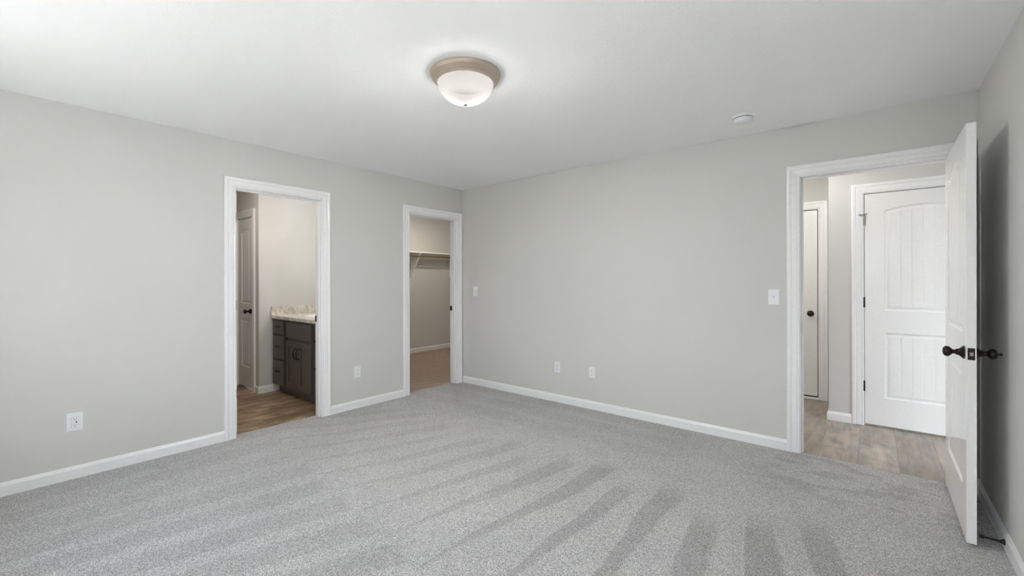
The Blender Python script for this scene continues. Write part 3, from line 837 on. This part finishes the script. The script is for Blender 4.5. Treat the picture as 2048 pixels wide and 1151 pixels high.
# ------------------------------------------------------------------ bathroom vanity
VF = -1.722         # face frame plane
vx0, vx1 = -1.408, -0.118
van = thing('vanity_cabinet', 'charcoal bathroom vanity cabinet with drawers, doors and black pulls', 'cabinet', ((vx0+vx1)/2, -1.45, -0.006))
o = Vector(((vx0+vx1)/2, -1.45, -0.006)); L = lambda x, y, z: Vector((x, y, z)) - o
bd = MB()     # open-topped carcass, so that the basin hangs free inside
bd.box(L(vx0, VF, 0.092), L(vx1, VF+0.020, 0.104)).box(L(vx0, VF, 0.832), L(vx1, VF+0.020, 0.846))
for xa, xb in ((vx0, -1.078), (-1.016, -0.416), (-0.356, vx1)):      # stiles left out as open slots, so shade makes dark stripes between fronts
    bd.box(L(xa, VF, 0.104), L(xb, VF+0.020, 0.832))
bd.box(L(vx0, VF+0.020, 0.092), L(vx0+0.016, -1.19, 0.846)).box(L(vx1-0.016, VF+0.020, 0.092), L(vx1, -1.19, 0.846))
bd.box(L(vx0+0.016, VF+0.020, 0.092), L(vx1-0.016, -1.19, 0.108)).box(L(vx0+0.016, -1.206, 0.108), L(vx1-0.016, -1.19, 0.846))
bd.build('body', M['cab'], van, bevel=0.001)
MB().box(L(vx0, VF-0.004, 0.834), L(vx1, VF, 0.846)).build('top_rail', M['cab'], van)
MB().box(L(vx0, VF+0.070, -0.006), L(vx1, -1.19, 0.092)).build('toe_kick', M['cab'], van)
FT = 0.019
def pull_h(cx, cz, par):
    mb = MB(); w = 0.048
    pts = [(cx-w, VF-FT, cz), (cx-w, VF-FT-0.016, cz), (cx-w*0.7, VF-FT-0.026, cz), (cx, VF-FT-0.029, cz), (cx+w*0.7, VF-FT-0.026, cz), (cx+w, VF-FT-0.016, cz), (cx+w, VF-FT, cz)]
    mb.tube([L(*p) for p in pts], 0.0055, 10).build('handle', M['bronze'], par, smooth=True)
def pull_v(cx, cz, par):
    mb = MB(); w = 0.055
    pts = [(cx, VF-FT, cz-w), (cx, VF-FT-0.012, cz-w)] + [(cx, VF-FT-0.012-0.026*math.sin(PI*i/8), cz-w*math.cos(PI*i/8)) for i in range(1, 8)] + [(cx, VF-FT-0.012, cz+w), (cx, VF-FT, cz+w)]
    mb.tube([L(*p) for p in pts], 0.0050, 10).build('handle', M['bronze'], par, smooth=True)
DRX = ((-1.358, -1.082), (-0.352, -0.128))
for xa, xb in DRX:
    for za, zb in ((0.684, 0.828), (0.402, 0.660), (0.118, 0.378)):
        d = MB().box(L(xa, VF-FT, za), L(xb, VF, zb)).build('drawer', M['cab'], van, bevel=0.0025)
        pull_h((xa+xb)/2, (za+zb)/2 + 0.012, d)
MB().box(L(-1.012, VF-FT, 0.660), L(-0.420, VF, 0.828)).build('false_front', M['cab'], van, bevel=0.0025)
def shaker(xa, xb, za, zb, hx_):
    s = 0.058; mb = MB()
    mb.box(L(xa, VF-FT, za), L(xa+s, VF, zb)).box(L(xb-s, VF-FT, za), L(xb, VF, zb)).box(L(xa+s, VF-FT, za), L(xb-s, VF, za+s)).box(L(xa+s, VF-FT, zb-s), L(xb-s, VF, zb))
    mb.box(L(xa+s, VF-0.009, za+s), L(xb-s, VF, zb-s))
    d = mb.build('cabinet_door', M['cab'], van, bevel=0.001)
    pull_v(hx_, zb-0.125, d)
shaker(-1.012, -0.7175, 0.118, 0.630, -0.7175-0.032)
shaker(-0.7145, -0.420, 0.118, 0.630, -0.7145+0.032)

ct = thing('countertop', 'beige speckled bathroom countertop with end splash on the charcoal vanity', 'countertop', (-0.76, -1.46, 0.852))
o2 = Vector((-0.76, -1.46, 0.846)); L2 = lambda x, y, z: Vector((x, y, z)) - o2
SX, SY, SA, SB = -0.715, -1.475, 0.245, 0.195
def counter_slab():
    """slab with an oval cut-out, the front edge rounded"""
    mb = MB(); n = 64; x0, x1, y0, y1 = vx0+0.001, vx1, -1.747, -1.19; z0, z1 = 0.846, 0.884
    inner = [(SX+SA*0.92*math.cos(2*PI*i/n), SY+SB*0.92*math.sin(2*PI*i/n)) for i in range(n)]
    outer = []
    for i in range(n):
        a = 2*PI*i/n; c, s = math.cos(a), math.sin(a)
        tx = ((x1-SX) if c > 0 else (x0-SX))/c if abs(c) > 1e-9 else 1e9
        ty = ((y1-SY) if s > 0 else (y0-SY))/s if abs(s) > 1e-9 else 1e9
        t = min(tx, ty); outer.append((SX+c*t, SY+s*t))
    # corners
    for cx, cy in ((x0, y0), (x1, y0), (x1, y1), (x0, y1)):
        k = min(range(n), key=lambda i: (outer[i][0]-cx)**2 + (outer[i][1]-cy)**2); outer[k] = (cx, cy)
    vs = [L2(x, y, z1) for x, y in inner] + [L2(x, y, z1) for x, y in outer] + [L2(x, y, z0) for x, y in outer] + [L2(x, y, z0) for x, y in inner]
    fs = []
    for j in range(4):
        for i in range(n):
            k = (i+1) % n; a, b = j, (j+1) % 4
            fs.append((a*n+i, a*n+k, b*n+k, b*n+i))
    mb.add(vs, fs); return mb
counter_slab().build('counter_slab', M['granite'], ct, bevel=0.004)
MB().box(L2(vx0+0.001, -1.743, 0.884), L2(vx0+0.020, -1.19, 0.985)).build('side_splash', M['granite'], ct, bevel=0.002)
MB().box(L2(vx0+0.020, -1.209, 0.884), L2(vx1, -1.19, 0.985)).build('back_splash', M['granite'], ct, bevel=0.002)
sk = MB(); prof = [(1.0, 0.0), (1.0, 0.006), (0.965, 0.013), (0.92, 0.014), (0.88, 0.008), (0.82, -0.03), (0.65, -0.095), (0.35, -0.125), (0.06, -0.130)]
n = 56; vs = []; fs = []
for sc_, hh in prof:
    for i in range(n): a = 2*PI*i/n; vs.append((SA*sc_*math.cos(a), SB*sc_*math.sin(a), hh))
for j in range(len(prof)-1):
    for i in range(n): k = (i+1) % n; fs.append((j*n+i, j*n+k, (j+1)*n+k, (j+1)*n+i))
sk.add(vs, fs)
sko = sk.build('sink_basin', M['porcelain'], ct, smooth=True, loc=L2(SX, SY, 0.8845)); sko['label'] = 'white oval sink basin'
